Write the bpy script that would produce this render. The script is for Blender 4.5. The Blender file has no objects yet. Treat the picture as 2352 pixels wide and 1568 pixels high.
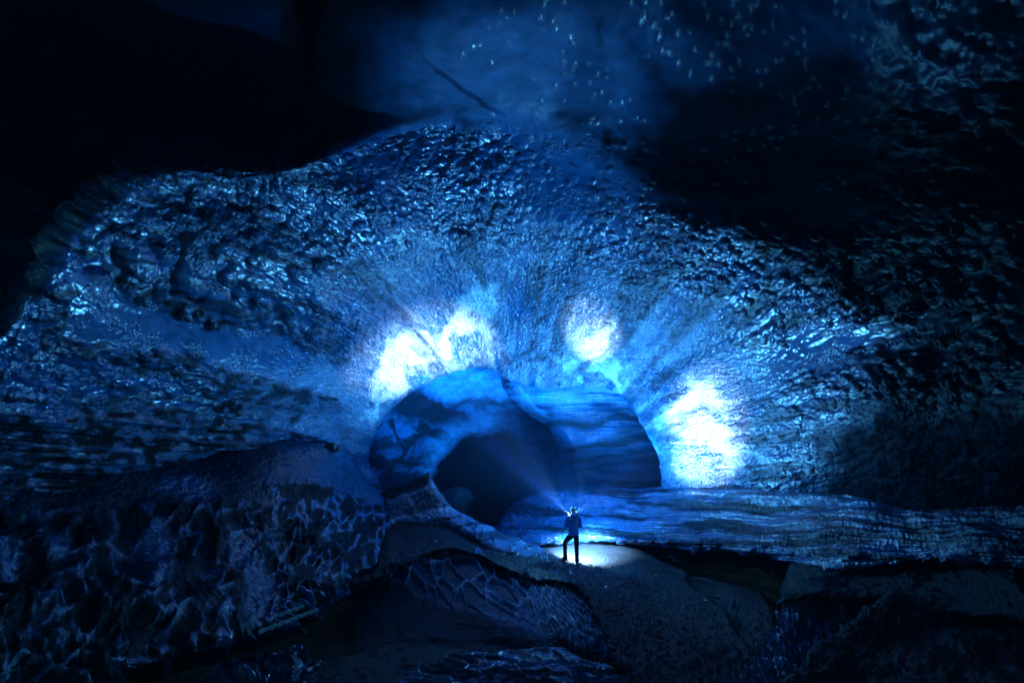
import bpy, bmesh, math, random
import numpy as np
from mathutils import Vector, Matrix
from mathutils.bvhtree import BVHTree
random.seed(7)
S = bpy.context.scene
COL = S.collection
W0, H0, FPX = 1024.0, 682.0, 569.0
PITCH = math.radians(10.0)
CZ = 3.76
CAM = np.array([0, 0, CZ])
RX = np.array([1.0, 0, 0])
FW = np.array([0, math.cos(PITCH), math.sin(PITCH)])
UP = np.array([0, -math.sin(PITCH), math.cos(PITCH)])

def cam2world(P):
    return CAM + P[..., 0:1]*RX + P[..., 1:2]*UP + P[..., 2:3]*FW
def pt(px, py, D):
    c = np.array([(px-W0/2)/FPX*D, (H0/2-py)/FPX*D, D])
    return Vector(cam2world(c))

# ------------------------------------------------------------------ noise
def _h(*c, seed=0):
    h = np.full(c[0].shape, (seed*0x9E3779B1 + 0x7F4A7C15) & 0xffffffff, dtype=np.uint32)
    for x in c:
        h ^= x.astype(np.int32).view(np.uint32)
        h *= np.uint32(0x85EBCA6B); h ^= h >> np.uint32(13)
        h *= np.uint32(0xC2B2AE35); h ^= h >> np.uint32(16)
    return h.astype(np.float32)*np.float32(2.3283064e-10)
def vnoise2(x, y, seed=0):
    ix, iy = np.floor(x), np.floor(y)
    fx, fy = x-ix, y-iy
    fx = fx*fx*(3-2*fx); fy = fy*fy*(3-2*fy)
    a = _h(ix, iy, seed=seed); b = _h(ix+1, iy, seed=seed)
    c = _h(ix, iy+1, seed=seed); d = _h(ix+1, iy+1, seed=seed)
    return (a*(1-fx)+b*fx)*(1-fy)+(c*(1-fx)+d*fx)*fy
def fbm2(x, y, o=4, seed=0):
    s = 0; a = 0.5; n = 0
    for k in range(o):
        s = s+a*vnoise2(x*2**k+k*17.3, y*2**k-k*9.1, seed+k); n += a; a *= 0.5
    return s/n
def worley2(x, y, seed=0, jit=0.9):
    ix, iy = np.floor(x), np.floor(y)
    F1 = np.full(x.shape, 9.0); F2 = np.full(x.shape, 9.0); ID = np.zeros(x.shape)
    for dx in (-1, 0, 1):
        for dy in (-1, 0, 1):
            cx, cy = ix+dx, iy+dy
            qx = cx+0.5+jit*(_h(cx, cy, seed=seed)-0.5)
            qy = cy+0.5+jit*(_h(cx, cy, seed=seed+31)-0.5)
            d = np.hypot(x-qx, y-qy)
            near = d < F1
            F2 = np.where(near, F1, np.minimum(F2, d))
            ID = np.where(near, _h(cx, cy, seed=seed+77), ID)
            F1 = np.where(near, d, F1)
    return F1, F2, ID
def sstep(a, b, x):
    t = np.clip((x-a)/(b-a), 0, 1)
    return t*t*(3-2*t)
def blob(px, py, cx, cy, rx, ry, ang=0.0, soft=0.5):
    a = math.radians(ang)
    dx, dy = px-cx, py-cy
    u = (dx*math.cos(a)+dy*math.sin(a))/rx
    v = (-dx*math.sin(a)+dy*math.cos(a))/ry
    return 1-sstep(1-soft, 1+soft, np.hypot(u, v))
def dline(px, py, pts):
    d = np.full(px.shape, 1e9)
    for (x0, y0), (x1, y1) in zip(pts[:-1], pts[1:]):
        L = (x1-x0)**2+(y1-y0)**2
        t = np.clip(((px-x0)*(x1-x0)+(py-y0)*(y1-y0))/L, 0, 1)
        d = np.minimum(d, np.hypot(px-x0-t*(x1-x0), py-y0-t*(y1-y0)))
    return d

# ------------------------------------------------------------------ lofts
def cr(P, n, axis=0):
    """Catmull-Rom resampling of a control net along one axis"""
    P = np.moveaxis(P, axis, 0); m = P.shape[0]
    t = np.linspace(0, m-1, n); i = np.minimum(t.astype(int), m-2); f = (t-i).reshape((-1,)+(1,)*(P.ndim-1))
    ext = np.concatenate([2*P[:1]-P[1:2], P, 2*P[-1:]-P[-2:-1]])
    a, b, c, d = ext[i], ext[i+1], ext[i+2], ext[i+3]
    Q = 0.5*((2*b)+(-a+c)*f+(2*a-5*b+4*c-d)*f*f+(-a+3*b-3*c+d)*f**3)
    return np.moveaxis(Q, 0, axis)

class G: pass
MATS = {}
def loft(name, rails, nu, nv, relief, mat, attrs=None, label=None, cat=None, kind='structure', flip=None, parent=None):
    """rails: list (rows) of lists (stations) of (px,py,D); real depth, built in metres"""
    R = np.array(rails, dtype=float)
    C = np.empty_like(R)
    C[..., 0] = (R[..., 0]-W0/2)/FPX*R[..., 2]
    C[..., 1] = (H0/2-R[..., 1])/FPX*R[..., 2]
    C[..., 2] = R[..., 2]
    Q = cr(cr(C, nv, 0), nu, 1)                # (nv, nu, 3)
    g = G()
    g.u = np.broadcast_to(np.linspace(0, 1, nu)[None, :], (nv, nu)).copy()
    g.v = np.broadcast_to(np.linspace(0, 1, nv)[:, None], (nv, nu)).copy()
    du = np.gradient(Q, axis=1); dv = np.gradient(Q, axis=0)
    N = np.cross(du, dv); N /= np.linalg.norm(N, axis=2, keepdims=True)+1e-12
    s = np.sum(N*(-Q), axis=2)
    g.Q = Q; g.D = Q[..., 2]
    g.px = Q[..., 0]/np.maximum(Q[..., 2], .3)*FPX+W0/2
    g.py = H0/2-Q[..., 1]/np.maximum(Q[..., 2], .3)*FPX
    fl = (np.median(s) < 0) if flip is None else flip
    if fl: N = -N
    lu = np.linalg.norm(du, axis=2)*(nu-1); lv = np.linalg.norm(dv, axis=2)*(nv-1)
    g.lu, g.lv = lu, lv
    g.su = np.cumsum(lu, axis=1)/(nu-1); g.sv = np.cumsum(lv, axis=0)/(nv-1)
    g.su -= g.su[:, nu//2:nu//2+1]; g.sv -= g.sv[nv//2:nv//2+1, :]
    Pw = cam2world(Q)
    Nw = N[..., 0:1]*RX+N[..., 1:2]*UP+N[..., 2:3]*FW
    g.P = Pw; g.N = Nw
    h = relief(g) if relief else 0
    if not np.isscalar(h):
        Pw = Pw+Nw*h[..., None]
    V = Pw.reshape(-1, 3)
    idx = np.arange(nu*nv).reshape(nv, nu)
    a, b, c, d = idx[:-1, :-1], idx[:-1, 1:], idx[1:, 1:], idx[1:, :-1]
    F = np.stack([a, b, c, d], -1).reshape(-1, 4)
    if fl: F = F[:, ::-1]
    o = grid_obj(name, V, F, mat)
    if attrs:
        for k, fn in attrs.items():
            at = o.data.attributes.new(k, 'FLOAT', 'POINT')
            val = np.clip(fn(g), 0, 1).astype(np.float32).ravel()
            at.data.foreach_set('value', np.ascontiguousarray(val))
    if kind: o['kind'] = kind
    if label: o['label'] = label
    if cat: o['category'] = cat
    if parent: o.parent = parent
    return o
def grid_obj(name, V, F, mat):
    me = bpy.data.meshes.new(name)
    me.vertices.add(len(V)); me.vertices.foreach_set('co', np.ascontiguousarray(V, dtype=np.float32).ravel())
    me.loops.add(F.size); me.loops.foreach_set('vertex_index', np.ascontiguousarray(F, dtype=np.int32).ravel())
    me.polygons.add(len(F))
    me.polygons.foreach_set('loop_start', np.arange(0, F.size, 4, dtype=np.int32))
    me.update(calc_edges=True)
    me.polygons.foreach_set('use_smooth', np.ones(len(F), dtype=bool))
    me.materials.append(mat)
    o = bpy.data.objects.new(name, me); COL.objects.link(o)
    return o

# ------------------------------------------------------------------ materials
def newmat(name):
    m = bpy.data.materials.new(name); m.use_nodes = True
    nt = m.node_tree; nt.nodes.clear()
    out = nt.nodes.new('ShaderNodeOutputMaterial'); b = nt.nodes.new('ShaderNodeBsdfPrincipled')
    nt.links.new(b.outputs[0], out.inputs[0])
    return m, nt, b
def nd(nt, t, **kw):
    n = nt.nodes.new(t)
    for k, v in kw.items():
        if k in n.inputs: n.inputs[k].default_value = v
        else: setattr(n, k, v)
    return n
def mixc(nt, fac, A, B):
    n = nt.nodes.new('ShaderNodeMix'); n.data_type = 'RGBA'
    for sock, val in ((n.inputs[0], fac), (n.inputs[6], A), (n.inputs[7], B)):
        if isinstance(val, (int, float)): sock.default_value = val
        elif isinstance(val, tuple): sock.default_value = val+(1,) if len(val) == 3 else val
        else: nt.links.new(val, sock)
    return n.outputs[2]
def math_(nt, op, a, b=None, clamp=False):
    n = nt.nodes.new('ShaderNodeMath'); n.operation = op; n.use_clamp = clamp
    for sock, val in ((n.inputs[0], a), (n.inputs[1], b)):
        if val is None: continue
        if isinstance(val, (int, float)): sock.default_value = val
        else: nt.links.new(val, sock)
    return n.outputs[0]

def ice_mat(name, deep, pale, ashc, rough=0.2, bump_s=9.0, bump_d=0.03, fine=45.0, fine_d=0.004, mottled=0.35, spec=0.5, ior=1.33):
    m, nt, b = newmat(name)
    tc = nd(nt, 'ShaderNodeTexCoord')
    ash = nd(nt, 'ShaderNodeAttribute', attribute_name='ash').outputs['Fac']
    pal = nd(nt, 'ShaderNodeAttribute', attribute_name='pale').outputs['Fac']
    n1 = nd(nt, 'ShaderNodeTexNoise', Scale=1.6, Detail=8.0, Roughness=0.65)
    nt.links.new(tc.outputs['Object'], n1.inputs['Vector'])
    n2 = nd(nt, 'ShaderNodeTexNoise', Scale=bump_s, Detail=5.0, Roughness=0.6)
    nt.links.new(tc.outputs['Object'], n2.inputs['Vector'])
    n3 = nd(nt, 'ShaderNodeTexVoronoi', Scale=fine)
    nt.links.new(tc.outputs['Object'], n3.inputs['Vector'])
    v = nd(nt, 'ShaderNodeMapRange', **{'From Min': .3, 'From Max': .7, 'To Min': 1-mottled, 'To Max': 1+mottled})
    nt.links.new(n1.outputs['Fac'], v.inputs['Value'])
    c = mixc(nt, pal, deep, pale)
    hs = nt.nodes.new('ShaderNodeVectorMath'); hs.operation = 'SCALE'
    nt.links.new(c, hs.inputs[0]); nt.links.new(v.outputs[0], hs.inputs['Scale'])
    c2 = mixc(nt, ash, hs.outputs[0], ashc)
    nt.links.new(c2, b.inputs['Base Color'])
    r = math_(nt, 'ADD', rough-.06, math_(nt, 'MULTIPLY', n2.outputs['Fac'], .16))
    r = math_(nt, 'ADD', r, math_(nt, 'MULTIPLY', ash, .25))
    dl = nd(nt, 'ShaderNodeAttribute', attribute_name='dull').outputs['Fac']
    r = math_(nt, 'ADD', r, math_(nt, 'MULTIPLY', dl, .12))
    nt.links.new(r, b.inputs['Roughness'])
    b.inputs['IOR'].default_value = ior
    s = math_(nt, 'SUBTRACT', spec, math_(nt, 'MULTIPLY', ash, spec*.96))
    s = math_(nt, 'MULTIPLY', s, math_(nt, 'SUBTRACT', 1.0, math_(nt, 'MULTIPLY', dl, .96)))
    nt.links.new(s, b.inputs['Specular IOR Level'])
    gr = nd(nt, 'ShaderNodeAttribute', attribute_name='smoothness').outputs['Fac']
    gk = math_(nt, 'SUBTRACT', 1.0, gr)
    bp = nd(nt, 'ShaderNodeBump', Strength=1.0)
    nt.links.new(math_(nt, 'MULTIPLY', gk, bump_d), bp.inputs['Distance'])
    nt.links.new(n2.outputs['Fac'], bp.inputs['Height'])
    bp2 = nd(nt, 'ShaderNodeBump', Strength=1.0)
    nt.links.new(math_(nt, 'MULTIPLY', gk, fine_d), bp2.inputs['Distance'])
    nt.links.new(n3.outputs['Distance'], bp2.inputs['Height'])
    nt.links.new(bp.outputs[0], bp2.inputs['Normal'])
    nt.links.new(bp2.outputs[0], b.inputs['Normal'])
    return m
DEEP = (0.004, 0.10, 0.29); PALE = (0.5, 0.7, 0.92); ASH = (0.0006, 0.007, 0.010)
M_WALL = ice_mat('cave_ice', DEEP, PALE, ASH, rough=.17, bump_s=7, bump_d=.06, fine=13, fine_d=.035, spec=.75, ior=1.45)
M_SMOOTH = ice_mat('smooth_ice', (0.003, 0.08, 0.34), PALE, ASH, rough=.34, bump_s=2.5, bump_d=.03, fine=20, fine_d=.006, mottled=.35, spec=.5)
M_TUNNEL = ice_mat('banded_ice', (0.006, 0.13, 0.36), (0.06, 0.4, .85), (0.003, .012, .02), rough=.32, bump_s=5, bump_d=.06, fine=9, fine_d=.02, mottled=.45, spec=.6)
M_CLEAR = ice_mat('clear_ice', (0.012, 0.09, 0.28), PALE, ASH, rough=.14, bump_s=5, bump_d=.06, fine=12, fine_d=.02, mottled=.5, spec=1.0)
M_DARK = ice_mat('dark_navy_ice', (0.001, 0.018, 0.16), (0.03, 0.14, .5), ASH, rough=.2, bump_s=5, bump_d=.05, fine=18, fine_d=.006, mottled=.5, spec=.8)
M_BUT = ice_mat('banded_wall_ice', (0.003, 0.06, 0.2), (0.03, 0.25, .6), (0.002, .012, .02), rough=.3, bump_s=6, bump_d=.05, fine=16, fine_d=.008, mottled=.5, spec=.5)  # base colours darkened to offset torch spill on the buttress
def sand_mat():
    m, nt, b = newmat('black_sand')
    tc = nd(nt, 'ShaderNodeTexCoord')
    n1 = nd(nt, 'ShaderNodeTexNoise', Scale=26.0, Detail=6.0, Roughness=0.75)
    n2 = nd(nt, 'ShaderNodeTexNoise', Scale=1.3, Detail=4.0)
    n3 = nd(nt, 'ShaderNodeTexVoronoi', Scale=30.0)
    for n in (n1, n2, n3): nt.links.new(tc.outputs['Object'], n.inputs['Vector'])
    k = nd(nt, 'ShaderNodeMapRange', **{'From Min': .35, 'From Max': .7})
    nt.links.new(n1.outputs['Fac'], k.inputs['Value'])
    c = mixc(nt, k.outputs[0], (0.0006, 0.003, 0.007), (0.004, 0.03, 0.07))
    k2 = nd(nt, 'ShaderNodeMapRange', **{'From Min': .3, 'From Max': .7, 'To Min': .5, 'To Max': 1.3})
    nt.links.new(n2.outputs['Fac'], k2.inputs['Value'])
    hs = nt.nodes.new('ShaderNodeVectorMath'); hs.operation = 'SCALE'
    nt.links.new(c, hs.inputs[0]); nt.links.new(k2.outputs[0], hs.inputs['Scale'])
    nt.links.new(hs.outputs[0], b.inputs['Base Color'])
    b.inputs['Roughness'].default_value = .62
    b.inputs['Specular IOR Level'].default_value = .25
    bp = nd(nt, 'ShaderNodeBump', Strength=1.0, Distance=.10)
    nt.links.new(n1.outputs['Fac'], bp.inputs['Height'])
    bp2 = nd(nt, 'ShaderNodeBump', Strength=.6, Distance=.02)
    nt.links.new(n3.outputs['Distance'], bp2.inputs['Height']); nt.links.new(bp.outputs[0], bp2.inputs['Normal'])
    nt.links.new(bp2.outputs[0], b.inputs['Normal'])
    return m
M_SAND = sand_mat()

# ------------------------------------------------------------------ cave wall: the flared bell round the tunnel mouth
ST = [  # per station: in2, in1, lip, r1, r2, r3, r4, crest, over1, over2
 [(340,560,24.5),(352,540,23),(374,520,20.4),(335,520,18.6),(240,515,14.6),(140,530,11),(50,550,8.2),(-60,580,6),(-200,620,4.5),(-500,700,3)],
 [(345,515,26),(360,505,23.5),(380.5,490,20.6),(340,485,18.8),(245,468,14.8),(145,470,11.2),(50,475,8.4),(-60,490,6.2),(-200,510,4.6),(-500,560,3)],
 [(345,458,27),(358,457,24),(369.5,455,21),(330,445,18.8),(240,425,14.5),(140,412,11),(45,402,8.2),(-60,400,6.2),(-200,400,4.6),(-500,400,3)],
 [(360,395,27),(374,402,24),(388,411,21),(345,386,18.6),(250,360,14),(150,342,10.4),(60,328,7.9),(8,322,7.0),(9,300,8.2),(20,270,10.5)],
 [(405,345,27),(420,360,24),(438,377,21),(400,338,18.2),(315,290,13.3),(215,262,10),(120,250,8.3),(58,240,7.25),(62,222,8.4),(85,195,11)],
 [(440,335,27),(448,352,24),(459,369.5,21),(425,322,18.2),(350,255,13.5),(265,212,10.5),(200,190,9.0),(140,171,7.95),(146,157,9.3),(165,140,12)],
 [(472,335,27),(474,350,24),(478,367,21),(452,312,18.2),(395,240,14),(340,198,11.6),(305,182,10.6),(278,167,9.9),(272,156,11.6),(275,142,14)],
 [(500,340,27),(496,352,24),(494,370.5,21),(480,308,18.2),(445,232,14.6),(418,172,12.8),(405,145,12.2),(396,128,11.8),(388,92,10.9),(366,-90,6.2)],
 [(525,350,27),(518,360,24),(510,380,21),(512,310,18.2),(507,230,15.2),(502,165,13.4),(497,135,12.6),(493,112,11.8),(488,80,10.6),(478,-90,6.2)],
 [(550,355,27),(547,366,24),(541,387,20.8),(548,320,18.0),(560,245,15.4),(568,195,14),(573,165,13.1),(578,132,12.1),(584,90,10.8),(596,-90,6.1)],
 [(590,352,27),(588,365,23),(583,387,20.4),(592,330,17.8),(618,268,15.2),(634,236,13.9),(644,216,13.0),(654,192,12.3),(668,120,10.8),(690,-90,6.0)],
 [(625,362,26),(622,374,23),(617,393,20.2),(650,345,17.5),(706,292,13.8),(744,266,12.2),(776,244,11),(800,206,10.3),(820,120,9.0),(845,-90,5.6)],
 [(665,412,26),(655,417,23),(643,420,20.1),(696,383,16.8),(784,340,12.7),(862,312,9.8),(934,290,8.0),(1000,240,6.6),(1080,140,5.6),(1150,-120,4.4)],
 [(686,452,26),(676,455,23),(660,456,20),(712,430,16.6),(794,408,12.6),(872,396,9.7),(944,386,7.9),(1024,378,6.2),(1150,370,4.7),(1400,360,3.2)],
 [(686,488,26),(676,487,23),(661,484,19.6),(714,474,16.7),(796,466,12.8),(876,456,10),(950,450,8.2),(1030,446,6.5),(1150,446,4.9),(1400,450,3.3)],
 [(680,530,26),(672,528,23),(660,520,20),(714,515,17.2),(798,512,13.4),(880,508,10.8),(955,505,8.8),(1040,505,7.0),(1150,510,5.4),(1400,520,3.5)],
]
rails = [[ST[s][r] for s in range(len(ST))] for r in range(10)]

def ceil_shade_mask(g):
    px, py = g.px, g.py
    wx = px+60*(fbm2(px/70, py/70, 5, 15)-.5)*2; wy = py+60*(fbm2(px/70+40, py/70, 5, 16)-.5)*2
    # ceiling shadow painted near black, lamplit areas left as blue windows
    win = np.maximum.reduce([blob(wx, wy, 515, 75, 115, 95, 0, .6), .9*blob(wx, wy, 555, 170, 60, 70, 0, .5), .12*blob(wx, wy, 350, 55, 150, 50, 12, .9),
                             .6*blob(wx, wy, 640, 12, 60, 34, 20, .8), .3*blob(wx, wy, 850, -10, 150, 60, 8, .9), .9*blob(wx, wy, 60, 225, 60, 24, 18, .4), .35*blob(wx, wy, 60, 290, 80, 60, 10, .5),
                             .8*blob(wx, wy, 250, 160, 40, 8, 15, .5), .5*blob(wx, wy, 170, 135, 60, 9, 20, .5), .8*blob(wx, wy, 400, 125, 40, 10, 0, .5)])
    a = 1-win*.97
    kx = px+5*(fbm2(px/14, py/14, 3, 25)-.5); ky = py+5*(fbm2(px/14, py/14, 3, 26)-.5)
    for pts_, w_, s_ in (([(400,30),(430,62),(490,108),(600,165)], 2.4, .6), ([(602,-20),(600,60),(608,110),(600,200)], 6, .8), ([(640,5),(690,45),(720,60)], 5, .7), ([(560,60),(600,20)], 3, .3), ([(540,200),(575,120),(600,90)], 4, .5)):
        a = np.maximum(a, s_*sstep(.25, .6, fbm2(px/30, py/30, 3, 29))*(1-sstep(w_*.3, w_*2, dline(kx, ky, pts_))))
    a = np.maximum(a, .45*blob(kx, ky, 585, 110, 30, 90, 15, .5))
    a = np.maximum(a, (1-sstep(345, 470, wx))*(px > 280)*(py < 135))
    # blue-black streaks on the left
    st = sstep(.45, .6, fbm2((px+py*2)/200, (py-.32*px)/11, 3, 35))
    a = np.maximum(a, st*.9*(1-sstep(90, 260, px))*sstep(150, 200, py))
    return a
def wall_masks(g):
    px, py = g.px, g.py
    wx = px+26*(fbm2(px/26, py/26, 4, 5)-.5)*2; wy = py+26*(fbm2(px/26+40, py/26, 4, 6)-.5)*2
    g.wx, g.wy = wx, wy
    ang = g.u*15.0
    # dirt bands running out from the mouth
    band = fbm2(ang*3.4+0.6*fbm2(px/60, py/60, 2, 9), g.v*5, 3, 21)
    b = sstep(.50, .68, band)*.5+.14*sstep(.52, .62, fbm2(ang*14+.02*py, g.v*3, 3, 22))
    # ash streaks above the mouth
    for pts_, w_, a_ in (([(470,372),(520,366),(560,372),(600,388)], 9, .8), ([(505,395),(530,350),(548,300),(560,235)], 5, .8),
                         ([(520,405),(565,385),(610,345),(640,285),(650,240)], 5, .75), ([(430,372),(448,350),(462,330)], 4, .8), ([(395,402),(412,378),(415,340)], 4, .7),
                         ([(500,372),(492,330),(480,280),(430,200),(395,150)], 7, .55),
                         ([(760,395),(830,378),(930,372),(1010,365)], 12, .8), ([(690,440),(740,425),(800,400)], 5, .6),
                         ([(540,360),(580,362),(606,330)], 16, .45)):
        b = np.maximum(b, a_*.8*sstep(.38, .6, fbm2(px/16, py/16, 4, 28))*(1-sstep(w_*.2, w_*2.4, dline(wx, wy, pts_))))
    # left: the darker beds below the smooth blue band
    b = np.maximum(b, .8*(1-sstep(10, 26, dline(wx, wy, [(55,335),(150,358),(240,388),(330,402)]))))
    b = np.maximum(b, .85*(1-sstep(8, 22, dline(wx, wy, [(120,290),(190,312),(260,345),(330,375)]))))
    low = sstep(385, 415, wy+.12*(wx-150))*(1-sstep(230, 330, wx))
    b = np.maximum(b, low*(.75+.24*sstep(.42, .56, fbm2(px/90, py/7, 3, 33))))
    strat = sstep(.50, .60, fbm2(g.u*150+.05*px/10, g.v*9*.8, 3, 23))*np.maximum(1-sstep(300, 430, px), sstep(690, 760, px))
    b = np.maximum(b, .72*strat)
    # clear blue band across the left lobe, and on the right
    cb = 1-sstep(16, 24, dline(wx, wy, [(80,312),(150,325),(240,352),(320,372),(380,395)]))
    b *= 1-.9*cb
    cr_ = 1-sstep(12, 26, dline(wx, wy, [(700,400),(800,352),(880,335),(930,330)]))
    cr_ = cr_*(1-sstep(830, 935, wx)); b *= 1-.9*cr_
    b = np.maximum(b, .3*blob(wx, wy, 240, 250, 90, 55, 20, .5)*(1-cb))
    # right: near-black colour up and out
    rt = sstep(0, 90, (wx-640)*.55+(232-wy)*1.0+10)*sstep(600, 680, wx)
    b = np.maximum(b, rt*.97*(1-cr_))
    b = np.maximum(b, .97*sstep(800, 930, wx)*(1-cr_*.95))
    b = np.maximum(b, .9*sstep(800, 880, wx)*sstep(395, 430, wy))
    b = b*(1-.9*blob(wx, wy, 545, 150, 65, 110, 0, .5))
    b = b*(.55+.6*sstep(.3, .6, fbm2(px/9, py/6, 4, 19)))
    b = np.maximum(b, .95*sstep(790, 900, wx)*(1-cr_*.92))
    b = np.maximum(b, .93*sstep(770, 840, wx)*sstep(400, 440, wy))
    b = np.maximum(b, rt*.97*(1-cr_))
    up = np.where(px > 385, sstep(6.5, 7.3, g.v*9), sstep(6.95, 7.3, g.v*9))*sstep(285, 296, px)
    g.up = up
    b = b*(1-up)+up*ceil_shade_mask(g)
    return np.clip(b, 0, 1)
def wall_glow_pale(g):
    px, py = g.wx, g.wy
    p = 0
    for c in ((470,312,20,30,20),(398,362,30,15,-42),(440,338,16,9,-45),(380,396,18,7,-60),(590,340,26,13,-38),(682,412,36,17,-24),(712,441,32,11,24),(748,462,34,8,18),(612,372,22,7,45),(775,468,26,7,-15)):  # lamp glows round the lip, whitened into the ice colour
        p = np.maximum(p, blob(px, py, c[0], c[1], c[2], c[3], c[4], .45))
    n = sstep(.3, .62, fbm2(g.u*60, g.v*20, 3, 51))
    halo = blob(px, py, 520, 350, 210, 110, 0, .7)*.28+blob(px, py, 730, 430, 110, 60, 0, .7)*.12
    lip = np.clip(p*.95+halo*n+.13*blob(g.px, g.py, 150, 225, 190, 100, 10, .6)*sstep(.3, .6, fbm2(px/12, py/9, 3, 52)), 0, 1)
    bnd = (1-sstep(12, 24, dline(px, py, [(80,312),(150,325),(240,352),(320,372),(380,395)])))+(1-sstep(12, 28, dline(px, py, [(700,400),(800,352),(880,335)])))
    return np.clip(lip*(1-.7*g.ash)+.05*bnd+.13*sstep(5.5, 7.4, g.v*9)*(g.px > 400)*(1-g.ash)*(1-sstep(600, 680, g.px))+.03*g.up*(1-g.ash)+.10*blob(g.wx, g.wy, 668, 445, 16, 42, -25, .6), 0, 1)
def wall_relief(g):
    g.ash = wall_masks(g)
    v = g.v*9.0           # rail index
    px, py = g.px, g.py
    dx, dy = (px-525), (py-450)*1.15
    r = np.hypot(dx, dy); th = np.arctan2(dy, dx); L = np.log(r)
    wv = .02*(fbm2(px/60, py/60, 2, 2)-.5)*2
    out = sstep(150, 330, r)
    cb = 1-sstep(16, 27, dline(g.wx, g.wy, [(80,312),(150,325),(240,352),(320,372),(380,395)]))
    cR = 1-sstep(16, 28, dline(g.wx, g.wy, [(700,400),(800,352),(880,335),(930,330)]))
    g.out = out
    clump = fbm2(px/50, py/38, 3, 14)
    bands = sstep(.36, .56, fbm2(th*6, L*2, 3, 15))
    lowm = sstep(375, 410, g.wy+.10*(g.wx-150))*(1-sstep(220, 320, g.wx))
    fade = (1-.85*cb)*(1-.8*cR)*(1-.85*lowm)*(1-.8*sstep(760, 860, px)*sstep(375, 425, py))
    def lumps(N, seed, drop, rad=.6, asp=1.0):
        x, y = (th+wv)*N, (L+wv*.7)*N*asp
        F1, F2, I = worley2(x+.35*(fbm2(x*.5, y*.5, 2, seed+5)-.5), y, seed)
        keep = sstep(drop, drop+.12, I+.8*(clump-.5))
        rr = rad*(.65+.6*I)
        return keep*np.sqrt(np.clip(1-(F1/rr)**2, 0, 1))*(.6+.7*I)
    sc = g.D/569.0*r      # metres per radian at this place
    left = blob(px, py, 130, 260, 200, 130, 20, .6)
    rows = .35+.65*sstep(.36, .52, fbm2(g.u*34+.3*g.wx/60, v*1.6, 3, 17))
    rgt = blob(px, py, 1000, 280, 170, 260, 0, .5)
    big1 = blob(px, py, 150, 250, 190, 120, 20, .5)
    h = fade*out*.017*sc*lumps(22, 3, .36)*np.maximum(big1, rgt)+fade*out*.0105*sc*lumps(36, 4, .3)*(1-.9*big1)
    h = h*np.where(px < 480, rows, 1)
    h = np.maximum(h, fade*(left*.019+rgt*.016)*sc*lumps(15, 8, .5, .6, .85))
    mid = sstep(55, 110, r-70)
    h = h+(1-.5*out)*mid*.0062*sc*lumps(66, 12, .3)*(.35+.65*bands)*(.4+.6*fade)
    # long undulations along the wall and the fine flow texture at the lip
    h += .55*(fbm2(th*2.2, L*3, 3, 61)-.5)*sstep(2, 4, v)
    h += .07*(fbm2(th*9, L*3, 3, 62)-.5)*sstep(1.8, 3, v)
    h += .045*(fbm2(px/16, py/3.0, 3, 63)-.5)*(1-out)*sstep(1.9, 2.3, v)
    h += .018*(fbm2(g.u*150, v*.8, 3, 66)-.5)*sstep(3, 5, v)*(1-g.up if hasattr(g, 'up') else 1)
    low = sstep(395, 430, g.py)*(1-sstep(230, 350, g.px))
    h += low*.30*(fbm2(g.px/150, (g.py-.08*g.px)/10, 3, 71)-.5)
    h += .24*(fbm2(px/15, py/15, 4, 64)-.5)*sstep(1.0, 1.6, v)*(1-sstep(2.4, 3.2, v))
    edge = np.maximum.reduce([.97*np.where((px > 455) & (px < 640), sstep(4.6, 7.2, v), sstep(6.2, 7.0, v))*sstep(300, 330, px)*(1-.7*sstep(800, 950, px)), .72*blob(g.wx, g.wy, 556, 165, 52, 80, 0, .5)])
    F1, F2, I = worley2(px/9, py/8, 86)
    sp = .026*np.sqrt(np.clip(1-(F1/.45)**2, 0, 1))*(I > .72)*sstep(4.5, 6, v)*sstep(440, 480, px)*sstep(.35, .5, fbm2(px/40, py/40, 2, 87))
    g.edge = edge; g.sp = sp
    return h*(1-edge)+sp+.35*g.up*(fbm2(px/75, py/55, 4, 88)-.5)
wall = loft('cave_wall', rails, 1300, 640, wall_relief, M_WALL, {'ash': lambda g: g.ash, 'pale': wall_glow_pale, 'dull': lambda g: np.maximum(sstep(.15, .9, g.edge)*(1-.65*(g.sp > .007)), .93*sstep(770, 850, g.wx)*sstep(375, 425, g.wy)), 'smoothness': lambda g: .92*g.out*(1-.8*(1-g.up)*sstep(.5,.62,fbm2(g.px/24,g.py/10,3,77)))})

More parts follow.
